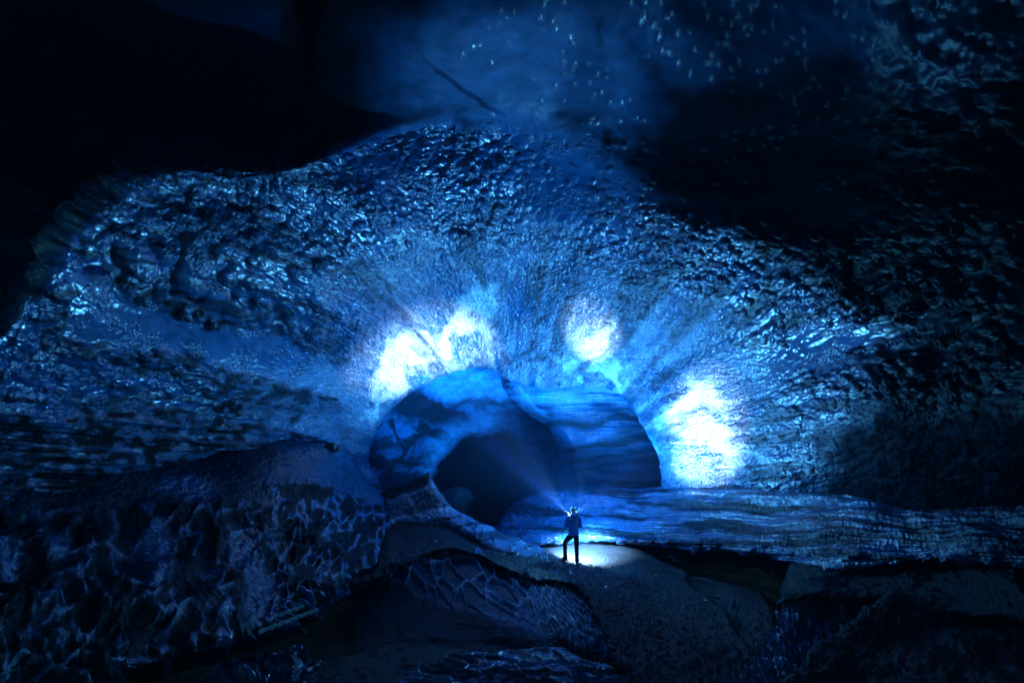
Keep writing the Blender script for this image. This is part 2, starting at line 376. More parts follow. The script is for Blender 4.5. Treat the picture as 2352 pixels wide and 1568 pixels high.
# ------------------------------------------------------------------ ceiling
xs = [-700, -250, 0, 150, 300, 420, 500, 580, 680, 800, 920, 1050, 1300, 1800]
def ceil_row(py, Ds): return [(x, py, D) for x, D in zip(xs, Ds)]
cr_rows = [
 ceil_row(330, [14,15,16,18,20,21,19.8,19.8,19.8,19.8,18,15,12,10]),
 ceil_row(290, [9,11,13,15,18.5,20,19,18,18,18,14.5,11,8,6]),
 ceil_row(220, [7,9.5,12,14,16.5,17.5,17,17,17.5,15.5,11.5,8.5,6.5,5]),
 ceil_row(150, [6,8,10.5,12.5,14,14.2,14,14,14.5,12.5,9.8,7.6,5.6,4.2]),
 ceil_row(80,  [5,6.8,9,10.5,11,11,10.8,10.8,10.6,10,8.6,6.8,5,3.8]),
 ceil_row(10,  [4.3,5.8,7.6,8.5,8.8,8.7,8.6,8.6,8.5,8.2,7.4,6,4.5,3.4]),
 ceil_row(-90, [3.7,5,6,6.5,6.6,6.6,6.5,6.5,6.5,6.3,5.9,5,4,3]),
 ceil_row(-350,[2.8,3.4,3.8,4,4,4,4,4,4,4,3.9,3.4,2.9,2.4]),
 ceil_row(-1500,[1,1.1,1.2,1.3,1.3,1.3,1.3,1.3,1.3,1.3,1.2,1.1,1,.9]),
]
def ceil_relief(g):
    h = .6*(fbm2(g.px/170, g.py/110, 3, 81)-.5)+.22*(fbm2(g.px/42, g.py/24, 4, 85)-.5)*sstep(40, 100, g.py)
    h += .03*(fbm2(g.px/260, (g.py-.25*g.px)/16, 3, 82)-.5)
    F1, F2, I = worley2(g.px/26, g.py/26, 83)
    w = blob(g.px, g.py, 960, 130, 260, 260, 0, .5)
    h += w*.10*np.sqrt(np.clip(1-(F1/.6)**2, 0, 1))*(I > .35)
    F1, F2, I = worley2(g.px/11, g.py/9, 86)
    h += sstep(560, 620, g.px)*.05*np.sqrt(np.clip(1-(F1/.45)**2, 0, 1))*(I > .6)
    g.ash = ceil_shade_mask(g)
    return h
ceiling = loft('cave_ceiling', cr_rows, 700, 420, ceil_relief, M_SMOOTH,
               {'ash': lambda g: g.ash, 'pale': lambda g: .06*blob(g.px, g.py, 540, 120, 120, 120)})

# ------------------------------------------------------------------ tunnel interior
tn = [
 [(350,540,23.5),(358,500,23.5),(352,455,23.5),(368,395,23.5),(425,345,23.8),(490,335,24.2),(545,350,25),(600,395,27),(620,470,28)],
 [(392,530,25.5),(390,490,25.8),(388,452,26),(400,412,26),(442,372,26),(492,362,26.3),(540,375,27),(590,415,28.5),(605,475,29.5)],
 [(415,525,28),(412,485,28.3),(412,455,28.5),(428,428,28.6),(455,404,28.8),(492,398,29),(528,408,29.4),(566,440,30),(580,480,30.5)],
 [(436,520,30.5),(432,486,31),(437,464,31),(455,446,31.2),(473,436.5,31.6),(497,434,32),(517,444,32.2),(532,466,32.4),(540,495,32.4)],
 [(430,530,33),(425,490,33),(428,458,33.5),(446,438,33.6),(470,427,34),(500,423,34.4),(524,434,34.6),(542,460,34.8),(552,500,34.8)],
 [(420,540,37),(415,490,37),(418,450,37.5),(440,428,38),(468,415,38),(502,410,38.5),(532,422,39),(556,455,39),(566,505,39)],
]
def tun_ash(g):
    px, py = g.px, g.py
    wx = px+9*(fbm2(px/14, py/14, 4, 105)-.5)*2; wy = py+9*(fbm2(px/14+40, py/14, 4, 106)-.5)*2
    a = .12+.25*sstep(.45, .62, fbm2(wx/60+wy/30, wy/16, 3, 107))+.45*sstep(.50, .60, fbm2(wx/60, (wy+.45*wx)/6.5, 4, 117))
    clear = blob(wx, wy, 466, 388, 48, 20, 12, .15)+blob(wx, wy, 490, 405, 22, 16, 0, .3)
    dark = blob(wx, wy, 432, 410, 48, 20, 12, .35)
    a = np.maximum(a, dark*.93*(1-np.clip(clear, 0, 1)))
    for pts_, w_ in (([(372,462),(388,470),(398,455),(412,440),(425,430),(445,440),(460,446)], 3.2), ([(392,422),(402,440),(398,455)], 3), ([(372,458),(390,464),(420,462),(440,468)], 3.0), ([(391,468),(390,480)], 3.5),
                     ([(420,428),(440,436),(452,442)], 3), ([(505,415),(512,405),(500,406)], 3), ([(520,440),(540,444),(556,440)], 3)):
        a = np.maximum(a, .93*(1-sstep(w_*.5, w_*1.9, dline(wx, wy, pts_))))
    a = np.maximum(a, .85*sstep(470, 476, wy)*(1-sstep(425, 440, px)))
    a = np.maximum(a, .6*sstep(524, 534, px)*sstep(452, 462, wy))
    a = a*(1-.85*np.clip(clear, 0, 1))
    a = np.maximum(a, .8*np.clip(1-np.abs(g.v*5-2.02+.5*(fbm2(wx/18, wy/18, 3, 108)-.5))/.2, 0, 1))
    ring = np.clip(1-np.abs(g.v*5-2.7)/.45, 0, 1)  # inner arch brightened by colour as its lit rim
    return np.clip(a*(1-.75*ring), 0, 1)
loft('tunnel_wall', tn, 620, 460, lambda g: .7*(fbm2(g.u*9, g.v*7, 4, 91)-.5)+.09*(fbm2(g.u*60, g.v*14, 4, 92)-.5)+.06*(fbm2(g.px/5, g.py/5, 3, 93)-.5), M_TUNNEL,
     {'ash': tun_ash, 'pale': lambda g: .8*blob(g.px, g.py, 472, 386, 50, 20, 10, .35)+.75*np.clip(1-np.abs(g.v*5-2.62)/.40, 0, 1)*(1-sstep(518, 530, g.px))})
fw = [[(x, y, D) for x, D in ((300,36),(400,41),(480,44),(560,43),(680,37))] for y in (330,)]
fw += [[(x, y, D+dd) for x, D in ((300,37),(400,42),(480,45),(560,44),(680,38))] for y, dd in ((400,0),(450,0),(500,-1),(545,-3),(580,-6))]
loft('tunnel_end_wall', fw, 260, 200, lambda g: 1.6*(fbm2(g.px/40, g.py/30, 4, 95)-.5), M_DARK,
     {'ash': lambda g: .55-.5*(1-sstep(.5, 1.3, dline(g.px, g.py, [(475,470),(505,450)])))-.5*(1-sstep(.5, 1.3, dline(g.px, g.py, [(454,467),(461,461)]))), 'pale': lambda g: g.u*0})

# ice buttress (right inner wall)
by = [370, 388, 400, 417, 430, 449, 468, 486, 510, 540]
bx = [500, 505, 512, 531, 547, 558.5, 560, 559, 562, 566]
bD = [22.5, 22.6, 23, 23.6, 24.2, 24.6, 24.6, 24.4, 24, 23.6]
bt = [[(x+30, y, D+8) for x, y, D in zip(bx, by, bD)],
      [(x+8, y, D+3) for x, y, D in zip(bx, by, bD)],
      [(x, y, D) for x, y, D in zip(bx, by, bD)],
      [(x+14, y, D-1.4) for x, y, D in zip(bx, by, bD)],
      [(x*.55+610*.45, y, D*.3+22.0*.7) for x, y, D in zip(bx, by, bD)],
      [(630+(y-400)*.15, y, 21.8) for x, y, D in zip(bx, by, bD)],
      [(675+(y-400)*.15, y, 21.9) for x, y, D in zip(bx, by, bD)],
      [(740, y, 22.5) for x, y, D in zip(bx, by, bD)]]
def but_ash(g):
    px, py = g.px, g.py
    wy = py+7*(fbm2(px/28, py/16, 4, 111)-.5)*2+.12*(px-600)
    a = .55+.3*sstep(.40, .66, fbm2(px/120, wy/7.5, 5, 112))+.25*(fbm2(px/14, py/5, 4, 119)-.5)
    for yy, w_ in ((420, 4), (443, 4.5), (456, 2.5)):
        a = np.maximum(a, .9*(1-sstep(w_*.5, w_*1.6, np.abs(wy-yy))))
    a = np.maximum(a, sstep(452, 470, wy)*.6)
    a = np.maximum(a, .8*blob(px, py, 530, 402, 26, 18, 30, .5))
    a = a*(1-.8*(1-sstep(396, 416, py+10*(fbm2(px/20, py/5, 3, 118)-.5))))  # top edge lightened to look as brightly lit as the wall above
    a = a*(1-.75*blob(px, wy, 575, 433, 40, 7, 0, .5))*(1-.7*blob(px, py, 568, 402, 34, 9, 20, .5))
    return a
loft('ice_buttress', bt, 420, 460, lambda g: .35*(fbm2(g.px/45, g.py/16, 3, 113)-.5)+.07*(fbm2(g.px/60, g.py/3.5, 3, 114)-.5), M_BUT,
     {'ash': but_ash, 'pale': lambda g: .75*(1-sstep(396, 418, g.py+.1*(g.px-575)+10*(fbm2(g.px/20, g.py/5, 3, 118)-.5)))*(.4+.8*fbm2(g.px/30, g.py/3, 3, 119))})

# ------------------------------------------------------------------ ice ledge in front of the mouth, running right
lx = [(470,545,23),(495,527,22.3),(508,512,22.4),(530,500,22.4),(560,489,22),(600,487,21.2),(650,487,19.9),(700,484,17.6),(760,479,15.0),(820,477,12.9),(900,478,10.6),(1024,474,8.2),(1300,480,5)]
lb = [(470,565,20),(496,545,20.3),(515,545,20.2),(540,548,20.2),(565,544,20.4),(600,540.5,19.6),(650,545,18.2),(700,549,16.2),(760,556,13.8),(800,566,12.3),(880,566,10),(1024,566,7.4),(1300,580,4.5)]
def lerp_row(f, bulge=0, dy=0):
    return [(a[0]*(1-f)+b[0]*f, a[1]*(1-f)+b[1]*f+dy, a[2]*(1-f)+b[2]*f-bulge) for a, b in zip(lx, lb)]
lrows = [[(x, y+2, D+4) for x, y, D in lx], [(x, y-1, D+1.2) for x, y, D in lx], lerp_row(0), lerp_row(.35, .25), lerp_row(.65, .5), lerp_row(.88, .55), lerp_row(1, .2),
         [(x, y+1, D+.8) for x, y, D in lb], [(x, y+14, D+1.6) for x, y, D in lb]]
def led_ash(g):
    wy = g.py+5*(fbm2(g.px/40, g.py/20, 3, 121)-.5)*2-.03*(g.px-700)
    a = .85*sstep(.42, .62, fbm2(g.px/120, wy/5.5, 5, 122)+.25*(fbm2(g.px/9, g.py/4, 4, 129)-.5))
    a = np.maximum(a, .75*sstep(880, 1000, g.px))
    a = np.maximum(a, .35*(1-sstep(520, 600, g.px)))
    a = np.where(g.v > .83, np.maximum(a, .9), a)
    return a
def led_relief(g):
    h = .5*(fbm2(g.px/70, g.py/26, 3, 123)-.5)+.14*(fbm2(g.px/80, (g.py-.04*g.px)/3.5, 3, 124)-.5)
    F1, F2, I = worley2(g.px/11, g.py/9, 125)
    h += .07*np.sqrt(np.clip(1-(F1/.5)**2, 0, 1))*(I > .6)*sstep(.5, .7, g.v)
    F1, F2, I = worley2(g.px/7, g.py/7, 126)
    h += .05*np.sqrt(np.clip(1-(F1/.5)**2, 0, 1))*(I > .55)*(1-sstep(560, 640, g.px))
    return h
loft('ice_ledge', lrows, 1000, 260, led_relief, M_CLEAR, {'ash': led_ash, 'pale': lambda g: .16*blob(g.px, g.py, 760, 510, 130, 26)+.25*blob(g.px, g.py, 690, 480, 40, 8)})

# ------------------------------------------------------------------ left slope with honeycomb scallops
sl = [
 [(-150,450,8.5),(-20,445,10.5),(80,440,12.5),(160,440,15),(240,440,17),(300,445,18.5),(345,446,20),(372,478,20.6),(394,498,20.8)],
 [(-150,470,6),(-20,470,7.5),(80,468,9.5),(160,460,12),(240,452,14.5),(300,449,16.3),(338,449,17.6),(362,482,18.4),(384,500,18.7)],
 [(-150,520,5.2),(-20,520,6.5),(80,515,8.3),(165,505,10.5),(245,490,12.8),(300,480,15),(335,480,16.7),(358,500,17.5),(389,516,17.9)],
 [(-150,580,4.6),(-10,575,5.8),(90,565,7.4),(175,550,9.2),(250,532,11.3),(305,520,13.3),(338,517,15),(362,523,16),(386,532,16.7)],
 [(-150,640,4.2),(0,630,5.2),(110,610,6.7),(190,600,8),(262,585,9.8),(310,568,11.5),(335,556,13),(352,552,14),(378,548,15.2)],
 [(-150,730,3.8),(20,700,4.8),(130,665,6.2),(215,645,7.5),(285,615,9.2),(322,592,10.8),(342,577,12.2),(354,570,13.3),(375,564,14.5)],
 [(-150,900,4),(20,760,5.2),(130,700,6.8),(220,665,8.2),(290,632,9.9),(326,606,11.6),(346,590,13),(358,582,14),(378,574,15)],
]
def slope_relief(g):
    px, py = g.px, g.py
    h = .5*(fbm2(px/90, py/60, 3, 131)-.5)
    # concave cells with sharp rims, larger toward the camera
    X = g.P[..., 0]; Y = g.P[..., 1]; Z = g.P[..., 2]
    q = np.log(np.clip(g.D, 2, 40))
    w1 = .5*(fbm2(px/40, py/40, 2, 132)-.5)
    wa = 1.1*(fbm2(px/22, py/22, 2, 232)-.5); wb = 1.1*(fbm2(px/22+9, py/22, 2, 233)-.5)
    F1, F2, I = worley2(px/24+wa+w1, py/30+wb, 133, .8)
    F1s, F2s, Is = worley2(px/9.5+wa+w1, py/12+wb, 134, .85)
    near = 1-sstep(215, 300, px)
    hb = sstep(474, 500, py-.35*(px-330)*(px > 330))
    hb = np.where(px < 260, sstep(485, 520, py), hb)
    f2 = fbm2(px/16, py/16, 2, 138)
    rim = np.exp(-((F2-F1)/.22)**2)*sstep(.44, .58, fbm2(px/13, py/20, 3, 139))
    rims = np.exp(-((F2s-F1s)/.26)**2)*sstep(.44, .58, fbm2(px/7, py/11, 3, 140))
    rf = np.exp(-((F2-F1)/.34)**2); rfs = np.exp(-((F2s-F1s)/.36)**2)
    h += hb*(near*.24*(fbm2(px/26, py/30, 3, 141)-.5)+near*.065*rf*(.3+sstep(.4, .6, fbm2(px/28, py/28, 2, 143)))*np.clip(g.D/8, .5, 1.3)+(1-near)*.085*rfs*(.3+sstep(.4, .6, fbm2(px/14, py/18, 2, 144))))
    h += (1-hb)*.05*(fbm2(px/5, py/3, 3, 136)-.5)
    g.rim = np.clip(near*rim+(1-near)*rims, 0, 1)*hb
    g.hb = hb
    return h
def slope_dark(g):
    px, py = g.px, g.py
    a = .98-.9*g.rim*(1-.3*(px < 150))  # rim highlights drawn in lighter colour on the black slope
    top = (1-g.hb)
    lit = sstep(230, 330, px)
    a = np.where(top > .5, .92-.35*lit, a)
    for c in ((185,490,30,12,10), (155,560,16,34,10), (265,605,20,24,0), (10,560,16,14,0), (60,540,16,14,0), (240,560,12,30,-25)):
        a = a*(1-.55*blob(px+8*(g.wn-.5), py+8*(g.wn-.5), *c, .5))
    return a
def slope_relief2(g):
    g.wn = fbm2(g.px/10, g.py/10, 3, 137)
    return slope_relief(g)
loft('ice_slope', sl, 1000, 560, slope_relief2, M_CLEAR, {'ash': slope_dark, 'pale': lambda g: .06*g.rim*sstep(.35, .6, fbm2(g.px/30, g.py/30, 2, 142))})

# ------------------------------------------------------------------ ice fin
ft = [(370,496,19.6),(384,490,19.6),(398,484.5,19.6),(424,473.5,19.6),(430,472.5,19.6),(434.5,484,19.6),(443,499,19.5),(456,509,19.3),(475,519,19.2),(505,532,19),(545,550,18.7)]
f2 = [(370,503,19.3),(384,500,19.3),(398,496,19.3),(421,487,19.2),(430,484,19.2),(436,492,19.1),(445,504,19.1),(458,514,19),(476,523,18.9),(506,537,18.7),(546,552,18.4)]
f3 = [(372,514,19),(386,512,19),(400,509,19),(422,504,18.9),(432,500,18.9),(439,505,18.8),(448,512,18.8),(462,520,18.7),(480,530,18.4),(509,544,18.1),(548,557,17.8)]
f4 = [(374,530,18.5),(388,527,18.6),(402,525,18.6),(424,523,18.5),(435,522,18.5),(442,522,18.5),(452,522,18.4),(467,531,18.1),(485,543,17.8),(513,554,17.5),(550,564,17.2)]
fr = [[(x+1, y+8, D+3) for x, y, D in ft], [(x, y+1, D+1) for x, y, D in ft], ft, f2, f3, f4, [(x, y+14, D+.3) for x, y, D in f4]]
def fin_relief(g):
    F1, F2, I = worley2(g.px/6, g.py/12, 143)
    return .25*(fbm2(g.px/22, g.py/14, 3, 141)-.5)+.05*(fbm2(g.px/7, g.py/5, 3, 142)-.5)+.07*np.exp(-((F2-F1)/.12)**2)*(I > .5)*sstep(.5, .6, g.v)*(g.px > 410)
def fin_ash(g):
    w = fbm2(g.px/10, g.py/6, 3, 144)
    dtop = (1-sstep(426, 432, g.px))*(1-sstep(.48, .56, g.v+.10*(w-.5)))
    bandy = .7*sstep(.5, .6, fbm2(g.px/70, (g.py+.15*g.px)/5, 3, 145))
    return np.maximum.reduce([dtop*.97, bandy, .9*sstep(.86, .94, g.v+.1*(w-.5)), .6*sstep(490, 540, g.px)*sstep(.35, .5, w), .4*(1-sstep(378, 400, g.px))])
loft('ice_fin', fr, 420, 180, fin_relief, M_CLEAR, {'ash': fin_ash, 'pale': lambda g: .28*blob(g.px, g.py, 436, 500, 26, 16)+.12})

# ------------------------------------------------------------------ black sand
sd = [
 [(345,575,17.5),(393,532,20.5),(441,530,21.5),(478,545,21.5),(530,560,22.5),(560,560,23),(590,558,23.5),(635,560,22.5),(668,575,20.5),(706,590,18.5),(770,600,17)],
 [(345,566,15.5),(390,524,18.5),(441,519.5,19),(479,534,18.8),(530,546.5,19.4),(560,546,20.3),(588,541,20.5),(630,546,19.5),(663,561,17.6),(701,575,15.6),(760,590,13.8)],
 [(345,570,15),(388,531,18),(441,528,18.2),(482,541,18.3),(535,549.5,18.9),(562,552,19.1),(592,553,19.1),(633,558,18.2),(665,570,16.6),(704,585,14.6),(765,602,12.6)],
 [(345,575,14.2),(388,543,16.5),(441,534,17.3),(482,546,17.7),(540,553,18.1),(570,560.5,18.0),(598,568,17.4),(640,580,16.0),(672,592,14.5),(712,606,13),(772,616,11.6)],
 [(344,580,13.3),(387,557,15),(441,541,16.3),(481,551,16.6),(534,565,16),(562,569,15.9),(591,580,15),(632,600,13.2),(665,625,11.6),(718,645,10.2),(772,645,9.9)],
 [(345,585,12.5),(385,569,13.5),(441,547.5,15.5),(480,556,15.5),(530,577,14.4),(556,578,14.3),(585,590,13.2),(605,628,10.9),(630,665,9.2),(680,715,7.4),(748,715,7.4)],
 [(346,590,12.9),(385,574,13.9),(441,553,15.9),(480,562,15.9),(530,583,14.8),(556,584,14.7),(583,597,13.6),(601,634,11.3),(625,672,9.5),(670,740,7.4),(745,750,7.2)],
 [(350,600,14.5),(388,584,15.5),(441,563,17.3),(480,572,17.3),(528,593,16.2),(552,596,16),(578,610,15),(595,648,12.6),(618,690,10.5),(660,780,7.6),(740,790,7.4)],
]
def sand_relief(g):
    px, py = g.px, g.py
    h = .35*(fbm2(px/60, py/30, 3, 151)-.5)*sstep(.36, .5, g.v)+.05*(fbm2(px/7, py/4, 3, 152)-.5)
    k = sstep(.3, .45, g.v)
    F1, F2, I = worley2(px/3.2, py/2.2, 153)
    h += .05*np.clip(1-F1/.5, 0, 1)*(I > .6)*k+.12*(fbm2(px/18, py/7, 4, 155)-.5)*k
    # a shallow stream-cut step on the right flank
    d = dline(px+8*(fbm2(px/20, py/20, 2, 154)-.5), py, [(690,575),(712,590),(732,606),(745,625)])
    h -= .18*(1-sstep(2, 9, d))
    return h
sand = loft('black_sand', sd, 900, 520, sand_relief, M_SAND)

# cave floor below everything
fy = [(520,34),(545,24),(560,20.3),(600,15.4),(637,12.4),(682,9.9),(760,7.4),(1000,4.5),(2500,1.6)]
frow = [[(x, y, D) for x in (-1500,-600,-200,100,350,500,650,800,1000,1300,2200)] for y, D in fy]
def floor_relief(g):
    h = .25*(fbm2(g.P[..., 0]/1.2, g.P[..., 1]/1.2, 4, 161)-.5)
    F1, F2, I = worley2(g.P[..., 0]*5, g.P[..., 1]*5, 162)
    return h+.06*np.clip(1-F1/.5, 0, 1)*(I > .7)
loft('cave_floor', frow, 700, 500, floor_relief, M_SAND)

# ice bed showing through the floor at the bottom edge
def bed(name, rows, seed, amp=.14, sx=16, sy=8, ash=None, pale=None, mat=None):
    def rel(g):
        g.n = fbm2(g.px/sx, g.py/sy, 3, seed)
        F1, F2, I = worley2(g.px/(sx*.6)+g.n, g.py/(sy*.8)+g.n, seed+1)
        return amp*(g.n-.5)*2+amp*.7*np.exp(-((F2-F1)/.16)**2)*(I > .35)
    return loft(name, rows, 420, 200, rel, mat or M_CLEAR, {'ash': ash or (lambda g: .75*sstep(.4, .6, fbm2(g.px/60, g.py/6, 3, seed+2))), 'pale': pale or (lambda g: g.u*0+.06)})
bed('ice_bed', [[(400,668,11),(470,655,11),(540,652,10.9),(600,660,10.4),(650,676,9.4),(700,684,9)],
                [(400,680,9.8),(470,664,9.9),(540,661,9.9),(600,668,9.5),(648,682,8.8),(690,690,8.6)],
                [(400,700,8.6),(470,690,8.6),(540,690,8.6),(600,695,8.4),(645,702,8.2),(690,710,8)],
                [(400,760,7),(470,760,7),(540,760,7),(600,760,7),(645,760,7),(690,760,7)]], 171, .1, 40, 6)
bed('ice_bed', [[(190,690,7.6),(230,668,8.2),(270,655,8.6),(300,660,8.5),(322,680,8)],
                [(185,700,7),(228,676,7.5),(272,662,7.8),(302,668,7.7),(318,690,7.4)],
                [(180,720,6.2),(225,710,6.3),(272,700,6.4),(302,705,6.4),(316,715,6.4)],
                [(180,760,5.6),(225,760,5.6),(272,760,5.6),(302,760,5.6),(316,760,5.6)]], 181, .16, 14, 9)
# cliff of clear ice under the sand
cf = [
 [(345,584,16),(398,552,17),(441,543,18),(480,552,18),(525,568,17),(556,572,16.8),(586,582,15.8),(612,612,13.2),(622,640,11.8)],
 [(350,590,14),(400,562,15),(441,551,16.1),(480,560,16.1),(525,578,15),(556,581,14.9),(584,594,13.8),(606,622,11.9),(612,642,10.8)],
 [(352,610,13),(402,595,13.8),(441,585,14.5),(478,590,14.3),(520,600,13.6),(552,606,13),(580,618,12.3),(602,638,11.1),(610,655,10.4)],
 [(355,634,12.2),(405,630,12.5),(441,628,12.7),(485,627,12.6),(530,630,12.2),(560,640,11.6),(584,650,11),(602,658,10.5),(614,668,9.9)],
 [(355,650,11.5),(405,645,12),(441,642,12.1),(485,640,12.1),(530,645,11.6),(558,656,11),(580,665,10.5),(600,672,10),(616,682,9.4)],
 [(355,690,11),(405,690,11),(441,690,11),(485,690,11),(530,690,10.8),(558,700,10.5),(580,705,10),(600,712,9.6),(618,720,9)]]
def cliff_relief(g):
    px, py = g.px, g.py
    w = 1.2*(fbm2(px/30, py/30, 3, 191)-.5)
    a = .8
    F1, F2, I = worley2((px*.8-py*.6)/13+w, (px*.6+py*.8)/26+w, 192)
    g.rim = np.exp(-((F2-F1)/.12)**2)
    right = sstep(520, 550, px-(py-600)*.4)
    up = 1-sstep(590, 625, py-(px-480)*.25)
    F1s, F2s, Is = worley2((px*.85-py*.5)/3.5+w, (px*.5+py*.85)/12+w, 193)
    g.rims = np.exp(-((F2s-F1s)/.2)**2)
    g.right, g.up = right, up
    return .35*(fbm2(px/40, py/30, 3, 194)-.5)+g.rim*.13*up*(1-right)+right*.1*g.rims+.03*(fbm2(px/40, py/3, 3, 195)-.5)
def cliff_dark(g):
    a = .74-.65*g.rim*g.up
    a = a-.3*sstep(450, 520, g.px)
    a = a*(1-g.right)+g.right*(.35-.3*g.rims)
    a = np.maximum(a, .95*sstep(626, 640, g.py-(g.px-540)*.35))
    a = a*(1-.7*blob(g.px, g.py, 553, 602, 12, 40, -38, .5))  # bright streak of light tinted onto the cliff face
    return a
loft('ice_cliff', cf, 620, 360, cliff_relief, M_CLEAR, {'ash': cliff_dark, 'pale': lambda g: .5*blob(g.px, g.py, 560, 610, 22, 46, -38, .7)*(.3+g.rims)+.25*g.rim*g.up})

# ------------------------------------------------------------------ right: sand banks and the ice between
bt1 = [(775,600,12.6),(782,583,12.4),(792,567,12.2),(820,553,11.8),(860,546,11.2),(900,540.5,10.5),(950,543,9.5),(1024,551,8),(1250,570,6)]
bt2 = [(776,606,12),(782,594,11.7),(792,580,11.5),(820,571,10.9),(862,568,10.2),(902,566,9.5),(950,570,8.7),(1024,580,7.3),(1250,600,5.5)]
bt3 = [(778,612,11.7),(784,603,11.3),(800,598,10.8),(830,597,10.3),(865,600,9.8),(905,606,9),(950,612,8.2),(1024,620,6.8),(1250,640,5)]
def bank_relief(g):
    F1, F2, I = worley2(g.px/4, g.py/3, 203)
    return .3*(fbm2(g.px/40, g.py/20, 4, 201)-.5)+.06*(fbm2(g.px/6, g.py/4, 3, 202)-.5)+.03*np.clip(1-F1/.5, 0, 1)*(I > .75)
loft('sand_bank', [[(x, y+12, D+4) for x, y, D in bt1], [(x, y+1, D+1) for x, y, D in bt1], bt1, bt2, bt3,
                   [(x, y+3, D+1.2) for x, y, D in bt3], [(x, y+8, D+3) for x, y, D in bt3]], 500, 220, bank_relief, M_SAND)
bed('ice_bed', [[(780,585,13.5),(800,583,13.3),(830,584,13),(860,588,12.5),(900,594,12)],
                [(781,598,12.2),(800,594,12.1),(830,594,11.8),(860,596,11.4),(900,600,11)],
                [(776,628,10.7),(790,628,10.4),(815,630,10.2),(845,632,9.9),(880,635,9.6)],
                [(754,662,9.1),(774,664,8.9),(800,668,8.6),(830,669,8.5),(860,670,8.3)],
                [(712,700,7.8),(742,702,7.6),(780,705,7.4),(815,705,7.2),(850,705,7.1)]], 211, .16, 10, 11,
    pale=lambda g: g.u*0+.16, ash=lambda g: .1+.6*sstep(.42, .56, fbm2(g.px/4.5, g.py/6, 3, 213))*sstep(782, 800, g.px+(g.py-640)*.3))
ed = [(900,590,9.2),(877,602,9),(842,625,8.6),(812,648,8.1),(793,668,7.7),(776,694,7.2),(755,730,6.6)]
mb = [[(x-8, y+14, D+2.5) for x, y, D in ed], [(x+1, y+1, D+.7) for x, y, D in ed], ed, [(x+60, y+16, D-.6) for x, y, D in ed],
      [(x+180, y+30, D-1.8) for x, y, D in ed], [(x+500, y+60, D-3.4) for x, y, D in ed]]
loft('sand_bank', mb, 300, 420, bank_relief, M_SAND)

# ------------------------------------------------------------------ loose things
def simple_mat(name, col, rough=.6, spec=.4, metal=0, emit=None, es=0, noise=0, nscale=30, bump=0):
    m, nt, b = newmat(name)
    b.inputs['Base Color'].default_value = col+(1,); b.inputs['Roughness'].default_value = rough
    b.inputs['Specular IOR Level'].default_value = spec; b.inputs['Metallic'].default_value = metal
    tc = nd(nt, 'ShaderNodeTexCoord'); n = nd(nt, 'ShaderNodeTexNoise', Scale=float(nscale), Detail=4.0)
    nt.links.new(tc.outputs['Object'], n.inputs['Vector'])
    if noise:
        k = nd(nt, 'ShaderNodeMapRange', **{'From Min': .3, 'From Max': .7})
        nt.links.new(n.outputs['Fac'], k.inputs['Value'])
        nt.links.new(mixc(nt, k.outputs[0], tuple(c*(1-noise) for c in col), tuple(min(1, c*(1+noise)) for c in col)), b.inputs['Base Color'])
    if bump:
        bp = nd(nt, 'ShaderNodeBump', Strength=.8, Distance=bump); nt.links.new(n.outputs['Fac'], bp.inputs['Height']); nt.links.new(bp.outputs[0], b.inputs['Normal'])
    if emit:
        b.inputs['Emission Color'].default_value = emit+(1,); b.inputs['Emission Strength'].default_value = es
    return m
def obj(name, bm, mat, parent=None, smooth=True):
    me = bpy.data.meshes.new(name); bm.to_mesh(me); bm.free()
    if smooth:
        me.polygons.foreach_set('use_smooth', [True]*len(me.polygons))
    me.materials.append(mat)
    o = bpy.data.objects.new(name, me); COL.objects.link(o)
    if parent: o.parent = parent
    return o
def empty(name, loc, label, cat, group=None, rot=None):
    e = bpy.data.objects.new(name, None); COL.objects.link(e); e.location = loc
    if rot: e.rotation_euler = rot
    e['label'] = label; e['category'] = cat
    if group: e['group'] = group
    return e
def bake(o):
    dg = bpy.context.evaluated_depsgraph_get()
    me = bpy.data.meshes.new_from_object(o.evaluated_get(dg)); o.modifiers.clear(); o.data = me
    me.polygons.foreach_set('use_smooth', [True]*len(me.polygons))
def skin(name, verts, edges, radii, mat, parent=None, sub=2, root=0):
    me = bpy.data.meshes.new(name); me.from_pydata(verts, edges, [])
    o = bpy.data.objects.new(name, me); COL.objects.link(o)
    m = o.modifiers.new('s', 'SKIN'); m.use_smooth_shade = True
    for i, r in enumerate(radii):
        sv = me.skin_vertices[0].data[i]; sv.radius = r if isinstance(r, tuple) else (r, r); sv.use_root = (i == root)
    s = o.modifiers.new('d', 'SUBSURF'); s.levels = sub; s.render_levels = sub
    bake(o); o.data.materials.clear(); o.data.materials.append(mat)
    if parent: o.parent = parent
    return o
def ring_loft(bm, rings):
    """rings: list of lists of Vector, same count; closed tube with caps"""
    vs = [[bm.verts.new(p) for p in r] for r in rings]; n = len(vs[0])
    for a, b in zip(vs[:-1], vs[1:]):
        for i in range(n): bm.faces.new((a[i], a[(i+1) % n], b[(i+1) % n], b[i]))
    bm.faces.new(vs[0][::-1]); bm.faces.new(vs[-1])
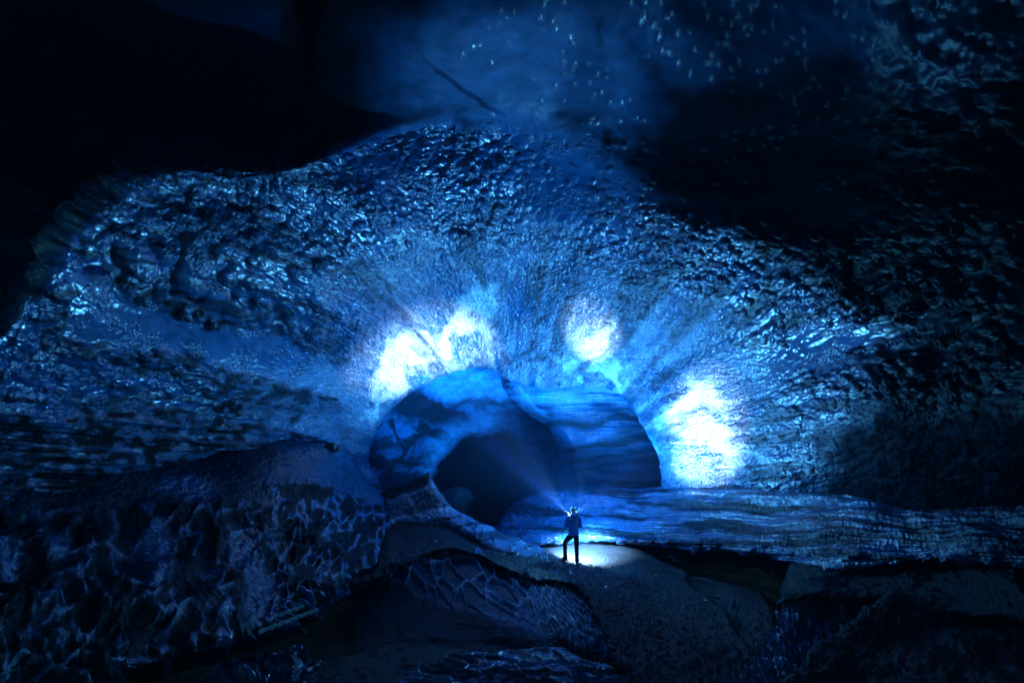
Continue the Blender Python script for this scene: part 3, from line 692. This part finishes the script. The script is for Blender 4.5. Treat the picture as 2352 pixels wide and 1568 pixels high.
def tube(bm, path, radii, n=16, puff=0, npuff=0, sub=8):
    P = np.array(path, float); Rr = np.array([r if isinstance(r, tuple) else (r, r) for r in radii], float)
    m = (len(P)-1)*sub+1
    P = cr(P, m); Rr = cr(Rr, m)
    rings = []; up0 = Vector((0.02, 1, 0.03))
    for i in range(m):
        d = Vector(P[min(i+1, m-1)]-P[max(i-1, 0)]).normalized()
        s = d.cross(up0).normalized(); f = s.cross(d).normalized()
        k = 1+(puff*abs(math.sin(math.pi*npuff*i/(m-1)))-puff*.5 if npuff else 0)
        rings.append([Vector(P[i])+s*math.cos(a)*Rr[i][0]*k+f*math.sin(a)*Rr[i][1]*k for a in [2*math.pi*j/n for j in range(n)]])
    ring_loft(bm, rings)
def bvh(o):
    return BVHTree.FromPolygons([v.co.copy() for v in o.data.vertices], [tuple(p.vertices) for p in o.data.polygons])
SB = bvh(sand)
def ground(x, y):
    h = SB.ray_cast(Vector((x, y, 6)), Vector((0, 0, -1)))
    return h[0].z if h[0] else 0.0

# ---- person
M_SKIN = simple_mat('skin', (.45, .26, .18), .5); M_JACKET = simple_mat('blue_down_fabric', (.05, .26, .85), .38, .6, noise=.25, nscale=30, bump=.01)  # jacket blue raised to make up for missing light on the back
M_TROUS = simple_mat('dark_trouser_fabric', (.008, .014, .022), .7, .3, noise=.4, nscale=18, bump=.02); M_BOOT = simple_mat('boot_leather', (.01, .012, .015), .5)
M_LACE = simple_mat('orange_strap', (.6, .16, .02), .5); M_HAT = simple_mat('pale_knit', (.42, .55, .58), .85, .2, noise=.2, nscale=60, bump=.01)
M_HATD = simple_mat('dark_knit', (.03, .06, .08), .85); M_HAIR = simple_mat('auburn_hair', (.28, .11, .03), .45, noise=.4, nscale=40)
M_METAL = simple_mat('torch_metal', (.05, .05, .06), .3, .5, .8); M_LENS = simple_mat('lit_lens', (1, 1, 1), .3, emit=(.8, .92, 1), es=14)
M_LENS.cycles.emission_sampling = 'NONE'
M_RED = simple_mat('red_lamp_light', (.6, .02, .05), .3, emit=(1, .03, .12), es=7)
M_RED.cycles.emission_sampling = 'NONE'
p0 = pt(577, 563, 18.05)
gz = ground(p0.x, p0.y)
OX, OY = p0.x-.09, p0.y
fl_z = ground(OX-.31, OY+.05)-gz
per = empty('person', (OX, OY, gz), 'person seen from behind in blue quilted jacket, pale hat and dark trousers on the sand', 'person')
LF = fl_z+.02
V = [(0,0,.88),(0,.0,1.02),(0,-.01,1.2),(0,-.01,1.38),(0,0,1.47),(0,.01,1.53),(0,.02,1.60),(0,.02,1.67),
     (-.09,0,.86),(-.29,.12,.47+LF*.8),(-.30,-.02,.09+LF),(-.36,.12,.035+LF),
     (.09,0,.86),(.10,.03,.46),(.10,-.02,.09),(.11,.13,.035),
     (-.19,-.01,1.40),(-.245,-.02,1.13),(-.17,.20,1.27),(-.15,.24,1.34),
     (.19,-.01,1.40),(.235,-.02,1.13),(.16,.20,1.28),(.14,.24,1.35)]
E = [(0,1),(1,2),(2,3),(3,4),(4,5),(5,6),(6,7),(0,8),(8,9),(9,10),(10,11),(0,12),(12,13),(13,14),(14,15),(3,16),(16,17),(17,18),(18,19),(3,20),(20,21),(21,22),(22,23)]
Rr = [(.13,.10),(.12,.09),(.13,.10),(.12,.09),(.055,.055),(.07,.08),(.08,.095),(.06,.07),(.085,.085),(.06,.06),(.042,.042),(.045,.035),(.085,.085),(.06,.06),(.042,.042),(.045,.035),
      (.055,.055),(.04,.04),(.028,.028),(.035,.02),(.055,.055),(.04,.04),(.028,.028),(.035,.02)]
# fingers, curled round the torch bodies
def fingers(base, side):
    vi = len(V); bx_, by_, bz_ = V[base]
    for k in range(4):
        L = (.03, .034, .032, .025)[k]
        x = bx_+(k-1.5)*.019*side; z = bz_+.02
        V.extend([(x, by_+.02, z+.01), (x, by_+.02+L*.8, z+.022), (x-.006*side, by_+.03+L, z+.004), (x-.008*side, by_+.02+L*.7, z-.016)])
        E.extend([(base, vi), (vi, vi+1), (vi+1, vi+2), (vi+2, vi+3)]); Rr.extend([(.0095,.0095),(.009,.009),(.0085,.0085),(.008,.008)]); vi += 4
    V.extend([(bx_-.035*side, by_+.01, bz_), (bx_-.04*side, by_+.035, bz_+.02)]); E.extend([(base, vi), (vi, vi+1)]); Rr.extend([(.012,.012),(.01,.01)])
fingers(19, -1); fingers(23, 1)
body = skin('body', V, E, Rr, M_SKIN, per)
# jacket: quilted torso and sleeves, one garment
bm = bmesh.new()
zs = np.linspace(.84, 1.47, 90); rings = []
for z in zs:
    t = (z-.84)/.63
    w = np.interp(t, [0, .15, .45, .75, .9, 1], [.185, .18, .162, .195, .175, .075]); d = np.interp(t, [0, .2, .5, .8, 1], [.135, .13, .125, .13, .07])
    k = 1+.05*abs(math.sin(math.pi*11*t))-.02
    rings.append([Vector((w*k*math.copysign(abs(math.cos(a))**.85, math.cos(a)), d*k*math.copysign(abs(math.sin(a))**.85, math.sin(a)), z)) for a in [2*math.pi*j/36 for j in range(36)]])
ring_loft(bm, rings)
for sx, el, wr in ((-1, V[17], V[18]), (1, V[21], V[22])):
    tube(bm, [(sx*.13,-.005,1.40),(sx*.20,-.015,1.37),(el[0]*.98,-.02,1.24),(el[0],-.02,1.13),(el[0]*.9,.07,1.14),(wr[0],wr[1]-.02,wr[2]-.02)], [.07,.078,.068,.064,.056,.045], 18, .09, 9)
jk = obj('jacket', bm, M_JACKET, per)
bm = bmesh.new(); tube(bm, [(-.10,-.04,1.45),(-.06,-.10,1.47),(0,-.12,1.475),(.06,-.10,1.47),(.10,-.04,1.45)], [.03,.055,.065,.055,.03], 14)
tube(bm, [(0,-.11,1.50),(0,-.10,1.44),(0,-.12,1.36)], [(.085,.03),(.095,.045),(.05,.015)], 14)
obj('hood', bm, M_JACKET, jk)
# trousers
bm = bmesh.new()
tube(bm, [(0,.0,.97),(0,0,.90),(0,0,.80)], [(.165,.115),(.168,.125),(.12,.10)], 22)
tube(bm, [(-.07,0,.90),(-.12,.03,.80),(-.21,.09,.66+LF*.4),(-.295,.12,.50+LF*.8),(-.30,.08,.36+LF),(-.305,.01,.2+LF),(-.30,-.02,.07+LF)], [.105,.105,.09,.077,.073,.07,.078], 18, .05, 11)
tube(bm, [(.07,0,.90),(.085,.01,.78),(.098,.025,.62),(.10,.03,.48),(.10,.01,.34),(.10,-.015,.2),(.10,-.02,.05)], [.105,.104,.09,.078,.073,.07,.078], 18, .05, 11)
obj('trousers', bm, M_TROUS, per)
for sx, sz, yaw in ((-.30, LF, -.5), (.10, 0, .1)):
    bm = bmesh.new()
    d = Vector((math.sin(yaw), math.cos(yaw), 0)); s = Vector((d.y, -d.x, 0)); c = Vector((sx, -.02, sz))
    rr = []
    for t, hw, ht in ((-.09,.03,.05),(-.075,.042,.10),(-.02,.046,.13),(.05,.048,.10),(.12,.052,.06),(.17,.046,.05),(.195,.025,.03)):
        rr.append([c+d*t+s*hw*math.cos(a)+Vector((0,0,max(-.02, ht*.5+ht*.5*math.sin(a)) if math.sin(a) > -.6 else -.02)) for a in [2*math.pi*j/16 for j in range(16)]])
    ring_loft(bm, rr); bt_ = obj('boot', bm, M_BOOT, per)
    bm = bmesh.new(); tube(bm, [tuple(c+s*-.055+d*.06+Vector((0,0,.02))), tuple(c+d*.08+Vector((0,0,.095))), tuple(c+s*.055+d*.06+Vector((0,0,.02)))], [.012]*3, 8)
    obj('strap', bm, M_LACE, bt_)
# hat
per.scale = (.92, 1, 1)
bm = bmesh.new(); rr = []
for z, r in ((1.585,.094),(1.60,.099),(1.625,.101),(1.66,.098),(1.695,.085),(1.72,.064),(1.738,.038),(1.745,.015)):
    rr.append([Vector((r*.96*math.cos(a), .015+r*1.08*math.sin(a), z)) for a in [2*math.pi*j/28 for j in range(28)]])
ring_loft(bm, rr); bmesh.ops.create_icosphere(bm, subdivisions=2, radius=.024, matrix=Matrix.Translation((-.02, .0, 1.755)))
hat = obj('hat', bm, M_HAT, per)
for a in range(0, 360, 40):
    bm = bmesh.new(); bmesh.ops.create_icosphere(bm, subdivisions=2, radius=.015, matrix=Matrix.Translation((.094*math.cos(math.radians(a+70)), .015+.106*math.sin(math.radians(a+70)), 1.64)))
    obj('dot', bm, M_HATD, hat)
bm = bmesh.new()
random.seed(3)
for k in range(16):
    a = random.uniform(-.03, .03); b_ = random.uniform(-.02, .02)
    tube(bm, [(.06+a*.3,-.03+b_,1.56),(.11+a,-.05+b_,1.50),(.145+a,-.06+b_,1.42),(.165+a*1.5,-.05+b_*2,1.33+random.uniform(-.03,.03))], [.012,.013,.011,.003], 6, sub=4)
tube(bm, [(-.05,-.06,1.56),(0,-.085,1.545),(.06,-.04,1.56)], [.03,.035,.03], 8)
obj('hair', bm, M_HAIR, per)
# face
bm = bmesh.new(); bmesh.ops.create_cone(bm, segments=8, radius1=.016, radius2=.006, depth=.04, cap_ends=True, matrix=Matrix.Translation((0,.125,1.60))@Matrix.Rotation(-1.2, 4, 'X'))
obj('nose', bm, M_SKIN, per)
for sx in (-1, 1):
    bm = bmesh.new(); bmesh.ops.create_icosphere(bm, subdivisions=2, radius=.011, matrix=Matrix.Translation((sx*.032,.108,1.622))); obj('eye', bm, M_HATD, per)
    bm = bmesh.new(); bmesh.ops.create_icosphere(bm, subdivisions=2, radius=.022, matrix=Matrix.Translation((sx*.083,.015,1.59))@Matrix.Diagonal((.4,.8,1.2,1))); obj('ear', bm, M_SKIN, per)
# ---- torches, one in each hand, and the head lamp strap with red rear lights
def torch(name, base, direction, label):
    d = Vector(direction).normalized()
    e = empty(name, base, label, 'torch', 'torches held up by the person')
    e.rotation_mode = 'QUATERNION'; e.rotation_quaternion = d.to_track_quat('Z', 'Y')
    bm = bmesh.new()
    rr = [[Vector((r*math.cos(a), r*math.sin(a), z)) for a in [2*math.pi*j/18 for j in range(18)]] for z, r in ((-.09,.012),(-.085,.016),(.02,.016),(.03,.017),(.055,.026),(.08,.027))]
    ring_loft(bm, rr); obj('casing', bm, M_METAL, e)
    bm = bmesh.new(); rr = [[Vector((r*math.cos(a), r*math.sin(a), z)) for a in [2*math.pi*j/18 for j in range(18)]] for z, r in ((.0805,.025),(.088,.023),(.094,.012))]
    ring_loft(bm, rr); obj('lens', bm, M_LENS, e)
    bm = bmesh.new(); bmesh.ops.create_icosphere(bm, subdivisions=2, radius=.02, matrix=Matrix.Translation((0,0,-.1))); obj('tail_light', bm, M_RED, e)
    return e, Vector(base)+d*.12
O = Vector((OX, OY, gz))
LD = Vector((-.75, 1.0, .62)); RD = Vector((.8, 1.0, .62))
t1, L1 = torch('torch', O+Vector((-.155, .26, 1.50)), LD, 'lit torch held up on the left of the hat, its beam aimed up left')
t2, L2 = torch('torch', O+Vector((.15, .26, 1.52)), RD, 'lit torch held up beside the hair on the right, its beam aimed up right')
def spot(name, loc, target, energy, size, blend, col, rad=.03):
    l = bpy.data.lights.new(name, 'SPOT'); l.energy = energy; l.spot_size = math.radians(size); l.spot_blend = blend; l.color = col; l.shadow_soft_size = rad
    o = bpy.data.objects.new(name, l); COL.objects.link(o); o.location = loc
    o.rotation_euler = (Vector(target)-Vector(loc)).to_track_quat('-Z', 'Y').to_euler(); return o
def point(name, loc, energy, col, rad):
    l = bpy.data.lights.new(name, 'POINT'); l.energy = energy; l.color = col; l.shadow_soft_size = rad
    o = bpy.data.objects.new(name, l); COL.objects.link(o); o.location = loc; return o
LC = (.08, .49, 1.0); LW = (.6, .82, 1.0)
K = 1.0
HL = O+Vector((0, .42, 1.62))
point('head_lamp_glow', HL, 420*K, LC, .06)
spot('head_lamp', HL, HL+Vector((0, -.25, 1)), 4600*K, 172, .5, LC, .45)
spot('chest_lamp', O+Vector((.02, .36, .95)), O+Vector((.34, .85, -.1)), 8000*K, 128, 1.0, LW, .04)
spot('torch_beam', L1, pt(445, 400, 28), 11500*K, 52, 1.0, (.05, .42, 1))
spot('torch_beam', L1, pt(425, 345, 19.5), 10500*K, 44, 1.0, (.82, .92, 1))
spot('torch_beam', L2, pt(712, 430, 17.2), 7000*K, 44, 1.0, (.82, .92, 1))
spot('torch_beam', L2, pt(592, 338, 18), 6500*K, 22, 1.0, (.82, .92, 1))
spot('torch_beam', L1, pt(508, 458, 20.4), 60000*K, 13, .8, (.02, .12, 1))
spot('torch_beam', L2, pt(618, 474, 19.4), 26000*K, 13, .8, (.02, .14, 1))
# soft light from the open chamber behind the camera
a = bpy.data.lights.new('entrance_light', 'AREA'); a.energy = 42*K; a.shape = 'DISK'; a.size = 1.2; a.color = (.08, .5, 1)
ao = bpy.data.objects.new('entrance_light', a); COL.objects.link(ao); ao.location = (-1.5, -3.5, CZ+1.0)
ao.rotation_euler = (Vector((1, 12, .5))-ao.location).to_track_quat('-Z', 'Y').to_euler()

# ---- rock on the shoulder of the slope
def rock(name, c, r, sc, seed, label, mat, cuts=9):
    rnd = random.Random(seed); bm = bmesh.new(); bmesh.ops.create_icosphere(bm, subdivisions=4, radius=r)
    pl = [(Vector((rnd.uniform(-1,1), rnd.uniform(-1,1), rnd.uniform(-1,1))).normalized(), r*rnd.uniform(.55,.85)) for _ in range(cuts)]
    for v in bm.verts:
        for n, d in pl:
            k = v.co.dot(n)-d
            if k > 0: v.co -= n*k*.92
        from mathutils import noise
        v.co += v.co.normalized()*noise.noise(v.co*6/r*.5)*r*.10
        v.co = Vector((v.co.x*sc[0], v.co.y*sc[1], v.co.z*sc[2]))
    o = obj(name, bm, mat, smooth=False); o.location = c; o['label'] = label; o['category'] = 'rock'
    return o
M_ROCK = simple_mat('black_rock', (.012, .03, .05), .35, .7, noise=.5, nscale=5, bump=.03)
rock('rock', pt(332, 447, 17.2), .26, (1.1, 1, .62), 4, 'small angular black rock perched on the slope shoulder left of the tunnel mouth', M_ROCK)
rock('rock_slab', pt(453, 505, 25.5), .9, (1.2, 1.2, .9), 8, 'pale teal slab lying low inside the tunnel behind the ice fin', simple_mat('teal_rock', (.008, .05, .07), .8, .2, noise=.2, nscale=4))
shard = rock('ice_shard', pt(733, 601, 13.0), .14, (.45, .5, 1.1), 12, 'upright sliver of ice standing in the black sand right of the person', M_CLEAR)
shard['category'] = 'ice shard'
# ---- gravel strewn over the sand
gb = bmesh.new(); rg = random.Random(21); ng = 0
me_ = sand.data; nvv = len(me_.vertices)
while ng < 620:
    v = me_.vertices[rg.randrange(nvv)]
    row = v.index // 900
    if row < 150 or row > 330: continue
    r_ = rg.uniform(.008, .022) if rg.random() < .93 else rg.uniform(.03, .06)
    mt = Matrix.Translation(v.co+Vector((0, 0, r_*.3)))@Matrix.Rotation(rg.uniform(0, 6), 4, 'Z')@Matrix.Diagonal((r_*rg.uniform(.8, 1.6), r_, r_*rg.uniform(.4, .9), 1))
    bmesh.ops.create_icosphere(gb, subdivisions=1, radius=1, matrix=mt); ng += 1
for v in gb.verts: v.co += Vector((rg.uniform(-1, 1), rg.uniform(-1, 1), rg.uniform(-1, 1)))*.004
gv = obj('gravel', gb, simple_mat('wet_gravel', (.02, .07, .12), .25, .9, noise=.6, nscale=6), smooth=False)
gv['kind'] = 'stuff'; gv['label'] = 'loose wet gravel scattered over the black sand'; gv['category'] = 'gravel'
# ---- ladder lying on the slope
la, lb_ = pt(259, 633, 8.2), pt(318, 610, 9.1)
lad = empty('ladder', la, 'thin pale metal ladder lying on the dark slope at lower left', 'ladder')
lad.rotation_mode = 'QUATERNION'; lad.rotation_quaternion = (lb_-la).to_track_quat('X', 'Z')
LL = (lb_-la).length
M_ALU = simple_mat('dull_aluminium', (.4, .62, .8), .5, .6, .2, noise=.35, nscale=25)
for yy in (0, .34):
    bm = bmesh.new(); bmesh.ops.create_cube(bm, size=1, matrix=Matrix.Translation((LL/2, yy, .02))@Matrix.Diagonal((LL, .022, .055, 1)))
    bmesh.ops.bevel(bm, geom=bm.edges[:], offset=.004, segments=2)
    obj('rail', bm, M_ALU, lad, False)
for k in range(7):
    bm = bmesh.new(); bmesh.ops.create_cone(bm, segments=12, radius1=.013, radius2=.013, depth=.40, cap_ends=True, matrix=Matrix.Translation((LL*(.12+.135*k), .17, .004))@Matrix.Rotation(math.pi/2, 4, 'X'))
    obj('rung', bm, M_BOOT, lad)

# ------------------------------------------------------------------ haze
M, nt, b = newmat('haze_air'); nt.nodes.remove(b)
pv = nd(nt, 'ShaderNodeVolumePrincipled'); pv.inputs['Density'].default_value = .0018; pv.inputs['Color'].default_value = (.15, .42, 1, 1); pv.inputs['Anisotropy'].default_value = 0.0
nt.links.new(pv.outputs[0], nt.nodes['Material Output'].inputs['Volume'] if 'Material Output' in nt.nodes else nt.nodes[0].inputs['Volume'])
bm = bmesh.new(); bmesh.ops.create_cube(bm, size=1, matrix=Matrix.Translation((0, 22, 3))@Matrix.Diagonal((90, 72, 40, 1)))
hz = obj('haze', bm, M, smooth=False); hz['kind'] = 'stuff'; hz['label'] = 'thin blue mist in the cave air'; hz['category'] = 'mist'

# ------------------------------------------------------------------ world, camera, view
w = bpy.data.worlds.new('World'); S.world = w; w.use_nodes = True
bg = w.node_tree.nodes['Background']; bg.inputs[0].default_value = (.25, .85, .88, 1); bg.inputs[1].default_value = .17
cam = bpy.data.cameras.new('camera'); cam.lens = 20.0; cam.sensor_width = 36.0; cam.clip_start = .05; cam.clip_end = 500
co = bpy.data.objects.new('camera', cam); COL.objects.link(co)
co.location = (0, 0, CZ); co.rotation_euler = (math.pi/2+PITCH, 0, 0); S.camera = co
S.render.engine = 'CYCLES'
S.view_settings.view_transform = 'Standard'; S.view_settings.look = 'None'; S.view_settings.exposure = 0; S.view_settings.gamma = 1
S.cycles.use_adaptive_sampling = True; S.cycles.adaptive_threshold = .04; S.cycles.max_bounces = 3; S.cycles.diffuse_bounces = 2; S.cycles.glossy_bounces = 1; S.cycles.volume_bounces = 0
S.cycles.sample_clamp_indirect = 3.0
